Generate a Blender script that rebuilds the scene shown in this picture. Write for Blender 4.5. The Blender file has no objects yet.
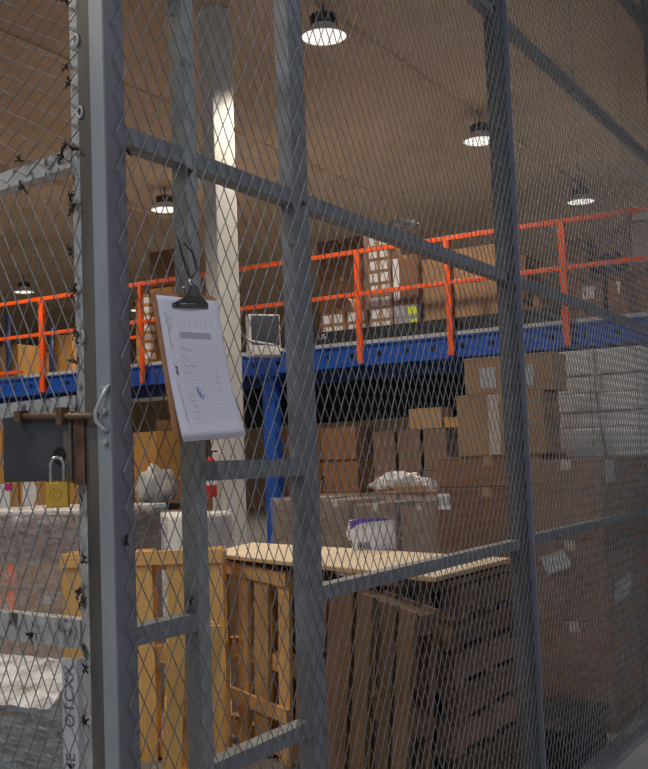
import bpy, bmesh, math, random
from mathutils import Vector, Matrix, Euler
random.seed(7)
scene = bpy.context.scene
COL = scene.collection

# ------------------------------------------------------------------ camera
FPX = 1073.2
PITCH, ROLL, YAW = math.radians(4.198), math.radians(-2.168), math.radians(30.025)
EYE = Vector((0, 0, 1.6))
FW = Vector((math.cos(PITCH)*math.cos(YAW), math.cos(PITCH)*math.sin(YAW), math.sin(PITCH)))
_r = FW.cross(Vector((0, 0, 1))).normalized(); _u = _r.cross(FW)
RT = _r*math.cos(ROLL) + _u*math.sin(ROLL)
UP = -_r*math.sin(ROLL) + _u*math.cos(ROLL)
cam = bpy.data.cameras.new('camera'); camo = bpy.data.objects.new('camera', cam); COL.objects.link(camo)
m = Matrix.Identity(4)
for i in range(3):
    m[i][0], m[i][1], m[i][2], m[i][3] = RT[i], UP[i], -FW[i], EYE[i]
camo.matrix_world = m
cam.sensor_fit = 'HORIZONTAL'; cam.sensor_width = 36; cam.lens = FPX*36/648
cam.clip_start = .05; cam.clip_end = 200
scene.camera = camo

# ------------------------------------------------------------------ world, exposure
w = bpy.data.worlds.new('world'); scene.world = w; w.use_nodes = True
bg = w.node_tree.nodes['Background']; bg.inputs[0].default_value = (.80, .86, 1.0, 1); bg.inputs[1].default_value = .30
vs = scene.view_settings
vs.view_transform = 'Standard'; vs.look = 'None'; vs.gamma = 1; vs.use_curve_mapping = False; vs.exposure = -0.05

LAMP_W = 560.0       # watts of one high-bay lamp
INSIDE = (1.0, .86, .68)
AISLE_FILL = (.80, .87, 1.0)  # cool tint of added lamps standing in for aisle daylight

# ------------------------------------------------------------------ helpers
def on(ax, v, x, y):
    """photo pixel -> point on the plane axis=v"""
    d = FW*FPX + RT*(x-324) - UP*(y-384.5)
    return EYE + d*((v-EYE[ax])/d[ax])

def tag(o, label=None, cat=None, group=None, kind=None):
    if label: o['label'] = label
    if cat: o['category'] = cat
    if group: o['group'] = group
    if kind: o['kind'] = kind
    return o

def empty(name, loc, label, cat, group=None, rot=None):
    o = bpy.data.objects.new(name, None); COL.objects.link(o)
    o.empty_display_size = .1
    o.location = loc
    if rot is not None: o.rotation_euler = rot
    return tag(o, label, cat, group)

class MB:
    """collects shapes in world coordinates"""
    def __init__(s): s.v = []; s.f = []; s.sm = []
    def add(s, vs_, fs, smooth=False):
        b = len(s.v); s.v += [Vector(q) for q in vs_]; s.f += [[b+i for i in q] for q in fs]; s.sm += [smooth]*len(fs)
        return s
    def box(s, x0, x1, y0, y1, z0, z1):
        return s.add([(x, y, z) for z in (z0, z1) for y in (y0, y1) for x in (x0, x1)],
                     [(0,2,3,1),(4,5,7,6),(0,1,5,4),(2,6,7,3),(0,4,6,2),(1,3,7,5)])
    def obox(s, c, ex, ey, ez):
        c, ex, ey, ez = Vector(c), Vector(ex)/2, Vector(ey)/2, Vector(ez)/2
        return s.add([c+ex*i+ey*j+ez*k for k in (-1,1) for j in (-1,1) for i in (-1,1)],
                     [(0,2,3,1),(4,5,7,6),(0,1,5,4),(2,6,7,3),(0,4,6,2),(1,3,7,5)])
    def cbox(s, x0, x1, y0, y1, z0, z1, c=.006):
        bm = bmesh.new(); bmesh.ops.create_cube(bm, size=1)
        for v in bm.verts:
            v.co = Vector(((x0+x1)/2+v.co.x*(x1-x0), (y0+y1)/2+v.co.y*(y1-y0), (z0+z1)/2+v.co.z*(z1-z0)))
        bmesh.ops.bevel(bm, geom=list(bm.edges)+list(bm.verts), offset=c, segments=2, affect='EDGES', profile=.5)
        bm.verts.index_update()
        s.add([v.co.copy() for v in bm.verts], [[v.index for v in f.verts] for f in bm.faces]); bm.free()
        return s
    def tube(s, pts, r, n=8, cap=True, smooth=True):
        pts = [Vector(p) for p in pts]; vs_ = []; fs = []
        rr = r if isinstance(r, (list, tuple)) else [r]*len(pts)
        t0 = (pts[1]-pts[0]).normalized()
        a = t0.cross(Vector((0,0,1)))
        if a.length < 1e-3: a = t0.cross(Vector((1,0,0)))
        a.normalize()
        for i, p in enumerate(pts):
            t = ((pts[min(i+1, len(pts)-1)]-pts[max(i-1, 0)])).normalized()
            a = (a - t*a.dot(t)).normalized(); b = t.cross(a)
            for k in range(n):
                q = 2*math.pi*k/n
                vs_.append(p + (a*math.cos(q)+b*math.sin(q))*rr[i])
        for i in range(len(pts)-1):
            for k in range(n):
                fs.append((i*n+k, i*n+(k+1) % n, (i+1)*n+(k+1) % n, (i+1)*n+k))
        s.add(vs_, fs, smooth)
        if cap:
            s.f.append([len(s.v)-len(vs_)+k for k in reversed(range(n))]); s.sm.append(False)
            s.f.append([len(s.v)-n+k for k in range(n)]); s.sm.append(False)
        return s
    def lathe(s, prof, c, n=28, smooth=True):
        c = Vector(c); vs_ = []; fs = []
        for (r, z) in prof:
            for k in range(n):
                q = 2*math.pi*k/n; vs_.append(c+Vector((r*math.cos(q), r*math.sin(q), z)))
        for i in range(len(prof)-1):
            for k in range(n):
                fs.append((i*n+k, i*n+(k+1) % n, (i+1)*n+(k+1) % n, (i+1)*n+k))
        return s.add(vs_, fs, smooth)
    def quad(s, a, b, c, d): return s.add([a, b, c, d], [(0,1,2,3)])
    def build(s, name, mat, parent=None, root=None, origin=None):
        """parts are written around their thing's origin"""
        rt = root or parent
        while rt is not None and rt.parent is not None: rt = rt.parent
        o0 = Vector(origin) if origin is not None else (Vector(rt.location) if rt is not None else None)
        if o0 is None:
            xs = [v.x for v in s.v]; ys = [v.y for v in s.v]; zs = [v.z for v in s.v]
            o0 = Vector(((min(xs)+max(xs))/2, (min(ys)+max(ys))/2, min(zs)))
        me = bpy.data.meshes.new(name)
        me.from_pydata([tuple(v-o0) for v in s.v], [], s.f)
        me.polygons.foreach_set('use_smooth', s.sm)
        me.materials.append(mat); me.update()
        o = bpy.data.objects.new(name, me); COL.objects.link(o)
        if parent is not None: o.parent = parent
        else: o.location = o0
        return o

# ------------------------------------------------------------------ materials
def newmat(name):
    m_ = bpy.data.materials.new(name); m_.use_nodes = True
    return m_, m_.node_tree.nodes, m_.node_tree.links, m_.node_tree.nodes['Principled BSDF']

def mat(name, c1, c2=None, scale=6, rough=.6, metal=0, bump=0, detail=5, stretch=(1,1,1), lo=.35, hi=.65, rnd=0, spots=None, emit=None, spec=None):
    m_, N, L, P = newmat(name)
    P.inputs['Roughness'].default_value = rough; P.inputs['Metallic'].default_value = metal
    if spec is not None: P.inputs['Specular IOR Level'].default_value = spec
    P.inputs['Base Color'].default_value = (*c1, 1)
    if c2 is not None or rnd or bump:
        tc = N.new('ShaderNodeTexCoord'); mp = N.new('ShaderNodeMapping'); mp.inputs['Scale'].default_value = stretch
        L.new(tc.outputs['Object'], mp.inputs['Vector'])
        oi = N.new('ShaderNodeObjectInfo')
        ad = N.new('ShaderNodeVectorMath'); ad.operation = 'ADD'
        sc = N.new('ShaderNodeVectorMath'); sc.operation = 'SCALE'; sc.inputs[0].default_value = (13, 7, 5)
        L.new(oi.outputs['Random'], sc.inputs['Scale']); L.new(mp.outputs[0], ad.inputs[0]); L.new(sc.outputs[0], ad.inputs[1])
        nz = N.new('ShaderNodeTexNoise'); nz.inputs['Scale'].default_value = scale; nz.inputs['Detail'].default_value = detail
        L.new(ad.outputs[0], nz.inputs['Vector'])
        rp = N.new('ShaderNodeValToRGB'); rp.color_ramp.elements[0].position = lo; rp.color_ramp.elements[1].position = hi
        rp.color_ramp.elements[0].color = (*c1, 1); rp.color_ramp.elements[1].color = (*(c2 or c1), 1)
        L.new(nz.outputs['Fac'], rp.inputs[0]); out = rp.outputs[0]
        if spots:
            n2 = N.new('ShaderNodeTexNoise'); n2.inputs['Scale'].default_value = spots[1]; n2.inputs['Detail'].default_value = 4
            L.new(ad.outputs[0], n2.inputs['Vector'])
            r2 = N.new('ShaderNodeValToRGB'); r2.color_ramp.elements[0].position = spots[2]; r2.color_ramp.elements[1].position = spots[2]+.1
            L.new(n2.outputs['Fac'], r2.inputs[0])
            mx = N.new('ShaderNodeMixRGB'); mx.inputs[2].default_value = (*spots[0], 1)
            L.new(r2.outputs[0], mx.inputs[0]); L.new(out, mx.inputs[1]); out = mx.outputs[0]
        if rnd:
            hs = N.new('ShaderNodeHueSaturation')
            mr = N.new('ShaderNodeMapRange'); mr.inputs[3].default_value = 1-rnd; mr.inputs[4].default_value = 1+rnd
            L.new(oi.outputs['Random'], mr.inputs[0]); L.new(mr.outputs[0], hs.inputs['Value'])
            L.new(out, hs.inputs['Color']); out = hs.outputs[0]
        L.new(out, P.inputs['Base Color'])
        if bump:
            bp = N.new('ShaderNodeBump'); bp.inputs['Strength'].default_value = bump; bp.inputs['Distance'].default_value = .01
            L.new(nz.outputs['Fac'], bp.inputs['Height']); L.new(bp.outputs[0], P.inputs['Normal'])
    if emit:
        P.inputs['Emission Color'].default_value = (*emit[0], 1); P.inputs['Emission Strength'].default_value = emit[1]
    return m_

def filmmat(name, fac=.16, col=(.8, .82, .86), rough=.2):
    m_, N, L, P = newmat(name)
    out = N['Material Output']
    tr = N.new('ShaderNodeBsdfTransparent'); mx = N.new('ShaderNodeMixShader')
    P.inputs['Base Color'].default_value = (*col, 1); P.inputs['Roughness'].default_value = rough
    tc = N.new('ShaderNodeTexCoord'); nz = N.new('ShaderNodeTexNoise'); nz.inputs['Scale'].default_value = 9; nz.inputs['Detail'].default_value = 6
    mp = N.new('ShaderNodeMapping'); mp.inputs['Scale'].default_value = (1, 1, 3.5)
    L.new(tc.outputs['Object'], mp.inputs[0]); L.new(mp.outputs[0], nz.inputs['Vector'])
    bp = N.new('ShaderNodeBump'); bp.inputs['Strength'].default_value = 1; bp.inputs['Distance'].default_value = .03
    L.new(nz.outputs['Fac'], bp.inputs['Height']); L.new(bp.outputs[0], P.inputs['Normal'])
    mr = N.new('ShaderNodeMapRange'); mr.inputs[1].default_value = .3; mr.inputs[2].default_value = .7
    mr.inputs[3].default_value = fac*.4; mr.inputs[4].default_value = fac*1.6
    L.new(nz.outputs['Fac'], mr.inputs[0]); L.new(mr.outputs[0], mx.inputs[0])
    L.new(tr.outputs[0], mx.inputs[1]); L.new(P.outputs[0], mx.inputs[2]); L.new(mx.outputs[0], out.inputs[0])
    return m_

M = dict(
 floor=mat('concrete', (.27,.27,.275), (.33,.33,.335), 3, .45, bump=.1),
 ceil=mat('roof_lining', (.43,.32,.225), (.60,.46,.33), .35, .36, detail=3),
 wall=mat('wall_lining', (.56,.40,.24), (.64,.47,.29), .6, .5, detail=3),
 steel=mat('grey_paint', (.185,.192,.205), (.245,.252,.265), 14, .5, .2, bump=.08, spots=((.10,.10,.11), 40, .66)),
 steel_d=mat('dark_paint', (.075,.078,.085), (.11,.113,.12), 16, .5, .3, bump=.08),
 cover=mat('blue_grey_paint', (.26,.27,.34), (.31,.32,.39), 10, .5),
 purple=mat('purple_grey_paint', (.165,.16,.185), (.20,.19,.215), 10, .45, .1, spots=((.12,.12,.13), 60, .7)),
 postg=mat('lit_post_grey', (.27,.28,.275), (.35,.36,.35), 12, .55, .15, bump=.1, spots=((.16,.16,.15), 22, .62)),
 brassd=mat('brass_stamp', (.50,.29,.03), None, rough=.5, metal=.3),
 galv=mat('galvanised', (.42,.43,.42), (.56,.56,.54), 18, .5, .25, bump=.1, spots=((.10,.09,.075), 24, .55)),
 strip=mat('bare_steel', (.30,.345,.375), (.36,.40,.42), 16, .45, .35, stretch=(1,1,.3)),
 stile=mat('gate_flat', (.10,.092,.08), (.17,.155,.135), 10, .55, .3, stretch=(1,1,.2)),
 wire=mat('mesh_wire', (.175,.177,.18), (.28,.282,.285), 30, .5, .3),
 scorch=mat('scorched_wire', (.02,.018,.015), (.06,.05,.04), 40, .8),
 plate=mat('lock_plate', (.055,.058,.066), (.085,.09,.10), 9, .5, .4, spots=((.14,.13,.13), 60, .72)),
 rust=mat('rusty_steel', (.11,.055,.035), (.20,.10,.06), 25, .7, .2),
 boltm=mat('worn_bolt', (.26,.19,.12), (.18,.10,.06), 22, .45, .6),
 brass=mat('brass', (.74,.45,.055), (.80,.50,.08), 30, .4, .35),
 chrome=mat('shackle_steel', (.55,.55,.55), None, 5, .25, .95),
 hookm=mat('bright_rod', (.62,.64,.66), (.5,.5,.52), 30, .4, .4),
 hardboard=mat('hardboard', (.46,.21,.085), (.54,.26,.12), 30, .6),
 clipm=mat('clip_steel', (.12,.125,.12), (.18,.185,.18), 30, .35, .7),
 paper=mat('paper', (.88,.85,.93), (.92,.89,.96), 4, .8),
 ink=mat('black_ink', (.12,.11,.15), None, rough=.8),
 inkg=mat('grey_print', (.50,.49,.56), None, rough=.8),
 inkb=mat('blue_ink', (.22,.26,.62), None, rough=.8),
 orange=mat('orange_paint', (.95,.13,.015), (.86,.105,.01), 3, .4, rnd=.05),
 blue=mat('blue_paint', (.004,.070,.42), (.005,.085,.48), 3, .5),
 dblue=mat('dark_blue', (.006,.03,.15), (.008,.04,.18), 3, .5),
 hole=mat('hole_black', (.004,.004,.008), None, rough=.9),
 deck=mat('deck_edge', (.45,.46,.47), (.55,.55,.56), 6, .5),
 black=mat('black_plastic', (.012,.012,.014), (.02,.02,.022), 8, .55),
 curtain=mat('shadow_cloth', (.006,.006,.007), (.012,.012,.013), 12, .9),
 white=mat('white_paint', (.56,.56,.55), (.64,.64,.62), 4, .5),
 wlabel=mat('white_label', (.74,.75,.78), None, rough=.6),
 ylabel=mat('yellow_label', (.62,.78,.03), None, rough=.6),
 glabel=mat('grey_label', (.40,.40,.42), (.55,.55,.57), 60, .6),
 kraft=mat('kraft_carton', (.20,.095,.042), (.25,.12,.052), 5, .75, rnd=.16),
 kraft_l=mat('light_carton', (.34,.20,.10), (.39,.235,.12), 5, .75, rnd=.12),
 kraft_y=mat('yellow_carton', (.45,.23,.06), (.52,.28,.08), 5, .75, rnd=.10),
 kraft_d=mat('dark_carton', (.17,.085,.042), (.22,.11,.055), 5, .75, rnd=.2),
 kraft_g=mat('greyed_carton', (.18,.105,.068), (.22,.13,.085), 5, .75, rnd=.12),
 grey_c=mat('grey_carton', (.33,.33,.36), (.40,.40,.43), 5, .7),
 tape=mat('tan_tape', (.44,.27,.13), None, rough=.25),
 ctape=mat('clear_tape', (.55,.47,.40), None, rough=.2),
 ostick=mat('orange_sticker', (.95,.19,.03), None, rough=.6),
 foam=mat('white_foam', (.74,.75,.77), (.80,.81,.83), 8, .55),
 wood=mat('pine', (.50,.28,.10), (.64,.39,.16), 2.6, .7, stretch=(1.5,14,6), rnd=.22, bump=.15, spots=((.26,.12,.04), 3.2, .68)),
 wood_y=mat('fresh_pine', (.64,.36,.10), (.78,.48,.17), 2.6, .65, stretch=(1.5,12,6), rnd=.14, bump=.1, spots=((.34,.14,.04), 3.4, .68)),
 wood_d=mat('shaded_pine', (.11,.060,.028), (.185,.105,.05), 2.6, .8, stretch=(1.5,14,6), rnd=.28, bump=.2, spots=((.10,.06,.04), 3, .66)),  # pine darkened for the shade under the plywood
 wood_p=mat('pinkish_pine', (.20,.11,.065), (.28,.16,.10), 2.6, .8, stretch=(1.5,14,6), rnd=.2, bump=.2),
 ply=mat('plywood', (.74,.60,.42), (.82,.68,.50), 3, .7, stretch=(1,8,1)),
 plyedge=mat('plywood_edge', (.50,.30,.13), (.60,.38,.18), 8, .7, stretch=(1,1,30)),
 lampm=mat('lamp_housing', (.12,.12,.12), None, rough=.4, metal=.5),
 lampw=mat('lamp_reflector', (.75,.76,.78), None, rough=.4),
 lens=mat('lamp_lens', (.8,.8,.8), None, rough=.4, emit=((1,.95,.88), 1.0)),
 red=mat('red_paint', (.62,.02,.02), None, rough=.35),
 bagw=mat('white_bag', (.72,.72,.76), (.80,.80,.84), 12, .5, bump=.3),
 purpink=mat('purple_print', (.12,.06,.42), None, rough=.5),
 greybag=mat('grey_bag', (.42,.43,.45), (.52,.53,.55), 6, .45, bump=.4),
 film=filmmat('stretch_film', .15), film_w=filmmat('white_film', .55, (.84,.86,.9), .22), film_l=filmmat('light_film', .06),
 lit_film_top=filmmat('lit_film', .8, (.72,.73,.75), .22), film_h=filmmat('heavy_film', .27, (.75,.77,.8), .18), film_g=filmmat('grey_film', .80, (.28,.31,.32), .2),
 magenta=mat('magenta_print', (.55,.02,.22), None, rough=.5),
 panelface=mat('dark_panel', (.05,.055,.075), (.07,.075,.10), 3, .35),
 devgrey=mat('device_grey', (.62,.63,.65), None, rough=.45),
 tan=mat('tan_plastic', (.70,.46,.24), None, rough=.5),
 corner=mat('corner_board', (.46,.46,.50), (.54,.54,.58), 6, .6),
)

# unit cube shared by boards, per material
_unit = {}
def unit(matname):
    if matname not in _unit:
        me = bpy.data.meshes.new('board_'+matname)
        mb = MB().cbox(-.5,.5,-.5,.5,-.5,.5,.012)
        me.from_pydata([tuple(v) for v in mb.v], [], mb.f); me.materials.append(M[matname]); _unit[matname] = me
    return _unit[matname]
def board(parent, name, c, dims, matname, rot=None):
    o = bpy.data.objects.new(name, unit(matname)); COL.objects.link(o); o.parent = parent
    o.location = c; o.scale = dims
    if rot: o.rotation_euler = rot
    return o

def text_part(s, size, matname, parent, pos, ex, ey, name='lettering', off=None):
    """lettering as flat mesh lying in plane (ex, ey), pos = centre (world)"""
    cu = bpy.data.curves.new('txt', 'FONT'); cu.body = s; cu.size = size; cu.align_x = 'CENTER'; cu.align_y = 'CENTER'; cu.offset = off or 0
    to = bpy.data.objects.new('txt', cu); COL.objects.link(to)
    me0 = bpy.data.meshes.new_from_object(to)
    COL.objects.unlink(to); bpy.data.objects.remove(to)
    ex, ey, pos = Vector(ex).normalized(), Vector(ey).normalized(), Vector(pos)
    mb = MB(); mb.add([pos+ex*v.co.x+ey*v.co.y for v in me0.vertices], [list(p.vertices) for p in me0.polygons])
    return mb.build(name, M[matname], parent)

ORD = ['lowest', 'second', 'third', 'fourth', 'fifth', 'sixth', 'seventh', 'eighth']

# ------------------------------------------------------------------ the room
CZ = 6.45
tag(MB().box(-6, 34, -8, 34, -.1, 0).build('floor', M['floor']), kind='structure')
cl = tag(MB().box(-6, 34, -8, 34, CZ, CZ+.1).build('ceiling', M['ceil']), kind='structure')
tag(MB().box(34, 34.2, -8, 34, 0, CZ).build('wall_right', M['wall']), kind='structure')
tag(MB().box(-6, 34.2, 34, 34.2, 0, CZ).build('wall_left', M['wall']), kind='structure')
# roof seam that runs over the mezzanine, and sheet ribs
tag(MB().box(-6, 33.9, 12.45, 12.56, CZ-.10, CZ).build('trim_1', M['ceil']), kind='structure')
for k, yy in enumerate((0.5, 2.6, 8.6, 17.2, 22, 27)):
    tag(MB().box(-6, 33.9, yy, yy+.06, CZ-.03, CZ).build('trim_%d' % (k+2), M['ceil']), kind='structure')

# ------------------------------------------------------------------ ceiling lamps
tag(MB().tube([(-5, 5.43, CZ-.03), (33.5, 5.43, CZ-.03)], .012, 8).build('conduit', M['ceil']),
    'dark conduit running along the ceiling above the lamp row', 'conduit')
def lamp(x, y, z, label, color, watts=LAMP_W, group='round high-bay ceiling lamps'):
    t = empty('high_bay_lamp', (x, y, z), label, 'lamp', group)
    MB().tube([(x, y, z+.24), (x, y, CZ)], .012, 8).build('hanger', M['lampm'], t)
    hb = MB().lathe([(.0,.26),(.07,.26),(.125,.235),(.125,.12),(.0,.12)], (x,y,z), 24)
    hs = hb.build('housing', M['lampm'], t)
    fb = MB()
    for k in range(14):
        a = 2*math.pi*k/14; d = Vector((math.cos(a), math.sin(a), 0)); e = Vector((-d.y, d.x, 0))
        fb.obox(Vector((x,y,z+.18))+d*.13, d*.03, e*.008, (0,0,.10))
    fb.build('cooling_fins', M['lampm'], hs)
    MB().lathe([(.0,.118),(.135,.118),(.135,.095),(.0,.095)], (x,y,z), 28).build('ring', M['lampw'], t)
    MB().lathe([(.10,.094),(.16,.075),(.235,.022),(.248,.0),(.24,-.003),(.225,.016),(.15,.06),(.10,.07)], (x,y,z), 36).build('reflector', M['lampw'], t)
    MB().lathe([(.0,-.012),(.14,-.006),(.236,.006),(.225,.014),(.0,.014)], (x,y,z), 32).build('lens', M['lens'], t)
    ld = bpy.data.lights.new('lamp_light', 'SPOT'); ld.energy = watts; ld.spot_size = math.radians(136); ld.spot_blend = .35
    ld.shadow_soft_size = .2; ld.color = color
    lo = bpy.data.objects.new('lamp_light', ld); COL.objects.link(lo); lo.parent = t; lo.location = (0, 0, -.04)
    return t
lamp(9.55, 5.36, 6.05, 'nearest ceiling lamp, large white dish at the top beside the second post', INSIDE)
lamp(14.05, 5.42, 6.05, 'small ceiling lamp half hidden behind the dark square post', INSIDE)
lamp(18.6, 5.34, 6.05, 'ceiling lamp just above the orange rail on the right', INSIDE)
lamp(14.45, 11.38, 6.05, 'ceiling lamp seen between the corner post and the clipboard post', INSIDE)
lamp(18.9, 19.3, 6.05, 'farthest ceiling lamp, small, above the orange rail beyond the gate', INSIDE)
# unseen lamps added for light: warm on the grid, cool for aisle daylight
for (x, y, c) in ((5.0, 5.4, INSIDE), (5.0, 11.4, INSIDE), (9.55, 11.4, INSIDE), (9.55, 18.0, INSIDE),
                  (14.4, 19.3, INSIDE), (23.2, 19.3, INSIDE), (23.2, 5.4, INSIDE), (23.2, 11.4, INSIDE), (28, 5.4, INSIDE), (.5, 5.4, INSIDE),
                  (1.5, -1.6, AISLE_FILL), (5.5, -1.6, AISLE_FILL), (9.8, -1.6, AISLE_FILL), (-2.5, 2.5, AISLE_FILL)):
    lamp(x, y, 6.05, 'unseen high-bay lamp added to the ceiling grid for its light', c, LAMP_W*((1.0 if x < 0 else .5 if x < 2 else .3) if c == AISLE_FILL else 1), 'added lamps out of view')

# ------------------------------------------------------------------ expanded metal
def exp_mesh(name, parent, O, U, V, N, ulen, vlen, W, H, light=1, wd=.0027, th=.0014, tilt=46, amp=.004, seed=1, frayed=False):
    rnd = random.Random(seed)
    ni, nj = int(ulen/(W/2)), int(vlen/(H/2))
    pts = {}
    for i in range(ni+1):
        for j in range(nj+1):
            if (i+j) % 2 == 0:
                u, v = i*W/2, j*H/2
                off = amp*(math.sin(u*5.1+seed)*math.cos(v*3.3+seed*2)) + rnd.uniform(-.0005, .0005)
                pts[i, j] = O+U*(u+rnd.uniform(-.0007, .0007)) + V*(v+rnd.uniform(-.001, .001)) + N*off
    ct, st = math.cos(math.radians(tilt)), math.sin(math.radians(tilt))
    V_, F_ = [], []
    for (i, j), a in pts.items():
        for dj in (1, -1):
            b = pts.get((i+1, j+dj))
            if b is None: continue
            d = (b-a).normalized(); s_ = N.cross(d)
            if s_.z < 0: s_ = -s_
            mN = (N*ct + s_*(st if dj*light > 0 else -st)).normalized()
            q = d.cross(mN)*(wd/2); mm = mN*(th/2)
            k = len(V_)
            for p in (a, b):
                V_ += [p+q+mm, p-q+mm, p-q-mm, p+q-mm]
            F_ += [(k, k+1, k+5, k+4), (k+1, k+2, k+6, k+5), (k+2, k+3, k+7, k+6), (k+3, k, k+4, k+7)]
    mb = MB(); mb.v = V_; mb.f = F_; mb.sm = [False]*len(F_)
    o = mb.build(name, M['wire'], parent); o['kind'] = 'stuff'
    return o

# ------------------------------------------------------------------ the partition along the aisle
FY = 1.612                                     # outer face of the frame
CX = 1.838
part = empty('mesh_partition', (CX, FY, 0), 'grey steel frame partition of expanded metal mesh receding to the right', 'fence')
TOPZ = 4.9
def post(x0, x1, y0=FY, y1=FY+.05, z1=TOPZ, m_='steel', name='post', z0=0):
    return MB().cbox(x0, x1, y0, y1, z0, z1, .003).build(name, M[m_], part)
# corner: angle iron, one leg in each plane
corner = MB().cbox(CX, 1.905, FY-.001, FY+.005, 0, TOPZ, .0015).build('corner_post', M['purple'], part)
p2 = post(on(1, FY+.045, 171, 150).x, on(1, FY, 197, 150).x, y1=FY+.045, m_='postg')  # paler grey stands partly for light on its left face
p3 = post(on(1, FY+.05, 281.5, 250).x, on(1, FY, 310.5, 250).x)
p4 = post(on(1, FY+.05, 497, 300).x, on(1, FY, 516.5, 300).x, m_='steel_d')
x4 = on(1, FY, 516.5, 300).x
MB().cbox(x4, x4+.006, FY-.024, FY+.004, 0, TOPZ, .0015).build('cover_angle', M['cover'], part)
post(7.55, 7.63)
X2a, X2b = on(1, FY+.045, 171, 150).x, on(1, FY, 197, 150).x
X3a, X3b = on(1, FY+.05, 281.5, 250).x, on(1, FY, 310.5, 250).x
def rail(x0, x1, zt, h=.042, d=.05, m_='steel', z2=None):
    z2 = zt if z2 is None else z2
    mb = MB(); mb.add([(x, y, (zt if x == x0 else z2)+dz) for dz in (-h, 0) for y in (FY, FY+d) for x in (x0, x1)],
                      [(0,2,3,1),(4,5,7,6),(0,1,5,4),(2,6,7,3),(0,4,6,2),(1,3,7,5)])
    return mb.build('rail', M[m_], part)
for (xa, xb) in ((1.905, X2a), (X2b, X3a), (X3b, x4-.09), (x4+.006, 7.55), (7.63, 8.6)):
    rail(xa, xb, 2.405); rail(xa, xb, 3.60); rail(xa, xb, 4.58)
rail(1.905, X2a, 1.247); rail(X3b, x4-.09, 1.243); rail(x4+.006, 7.55, 1.25)
rail(X2b, X3a, 1.617, .05); rail(X2b, X3a, .875, .042)
for (xa, xb) in ((1.905, X2a), (X2b, X3a), (X3b, x4-.09), (x4+.006, 7.55)): rail(xa, xb, .06, .06, .06)
VX, VZ, NY = Vector((1,0,0)), Vector((0,0,1)), Vector((0,-1,0))
exp_mesh('mesh_panel', part, Vector((1.866, FY-.006, .04)), VX, VZ, NY, x4-1.866-.004, TOPZ-.08, .0505, .0865, 1, seed=3)
exp_mesh('mesh_panel', part, Vector((x4+.010, FY-.006, .04)), VX, VZ, NY, 8.4-x4, TOPZ-.08, .0505, .0865, 1, seed=8, wd=.0034, th=.0026)
# seams where mesh sheets overlap on the far panel
for q in ((574, 100), (620, 100)):
    xs = on(1, FY-.008, *q).x
    pts = [(xs+.006*((i % 2)*2-1), FY-.010, .1+i*.0433) for i in range(110)]
    MB().tube(pts, .0022, 5).build('seam_wire', M['wire'], part)
# weld scorches on the posts
for (x, y) in ((303, 204), (190, 172), (322, 480), (325, 655), (126, 540), (190, 600), (128, 150)):
    c = on(1, FY-.003, x, y)
    mb = MB()
    for k in range(5):
        a = random.uniform(0, 6.28); l = random.uniform(.006, .014)
        mb.tube([c, c+Vector((math.cos(a)*l, -.004, math.sin(a)*l*1.3))], [.004, .0018], 5)
    mb.build('weld_spot', M['scorch'], part)

# ------------------------------------------------------------------ the gate
GA = math.radians(80)
G = Vector((math.cos(GA), math.sin(GA), 0)); GN = Vector((-math.sin(GA), math.cos(GA), 0))   # GN points to the camera side
GN = -GN if GN.dot(EYE-Vector((CX, FY, 1.6))) < 0 else GN
P0 = Vector((CX, FY, 0))
def gp(s, z, off=0): return P0 + G*s + GN*off + Vector((0,0,z))
def gbox(s0, s1, z0, z1, o0, o1):
    mb = MB(); c = gp((s0+s1)/2, (z0+z1)/2, (o0+o1)/2)
    return mb.obox(c, G*(s1-s0), GN*(o1-o0), (0,0,z1-z0))
# second leg of the corner angle belongs to the partition
gbox(0, .053, 0, TOPZ, -.006, 0).build('corner_flange', M['strip'], corner)
gate = empty('mesh_gate', gp(.55, 0), 'galvanised steel gate with expanded metal mesh and a bolt lock plate', 'gate')
gbox(.056, .100, .03, 3.2, -.012, -.002).build('edge_flat', M['stile'], gate)
gbox(.096, .142, .03, 3.2, -.045, -.012).build('stile', M['galv'], gate)
gbox(1.0, 1.045, .03, 3.2, -.045, -.005).build('stile', M['galv'], gate)
for (za, zb) in ((2.322, 2.366), (1.742, 1.780), (1.196, 1.262), (.03, .08), (3.155, 3.2)):
    gbox(.142, 1.0, za, zb, -.045, -.007).build('rail', M['galv'], gate)
exp_mesh('mesh_panel', gate, gp(1.02, 2.335, -.004), -G, VZ, GN, .925, .86, .088, .047, -1, seed=5)
exp_mesh('mesh_panel', gate, gp(1.02, .05, -.004), -G, VZ, GN, .915, 2.31, .0505, .086, -1, seed=6)
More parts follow.
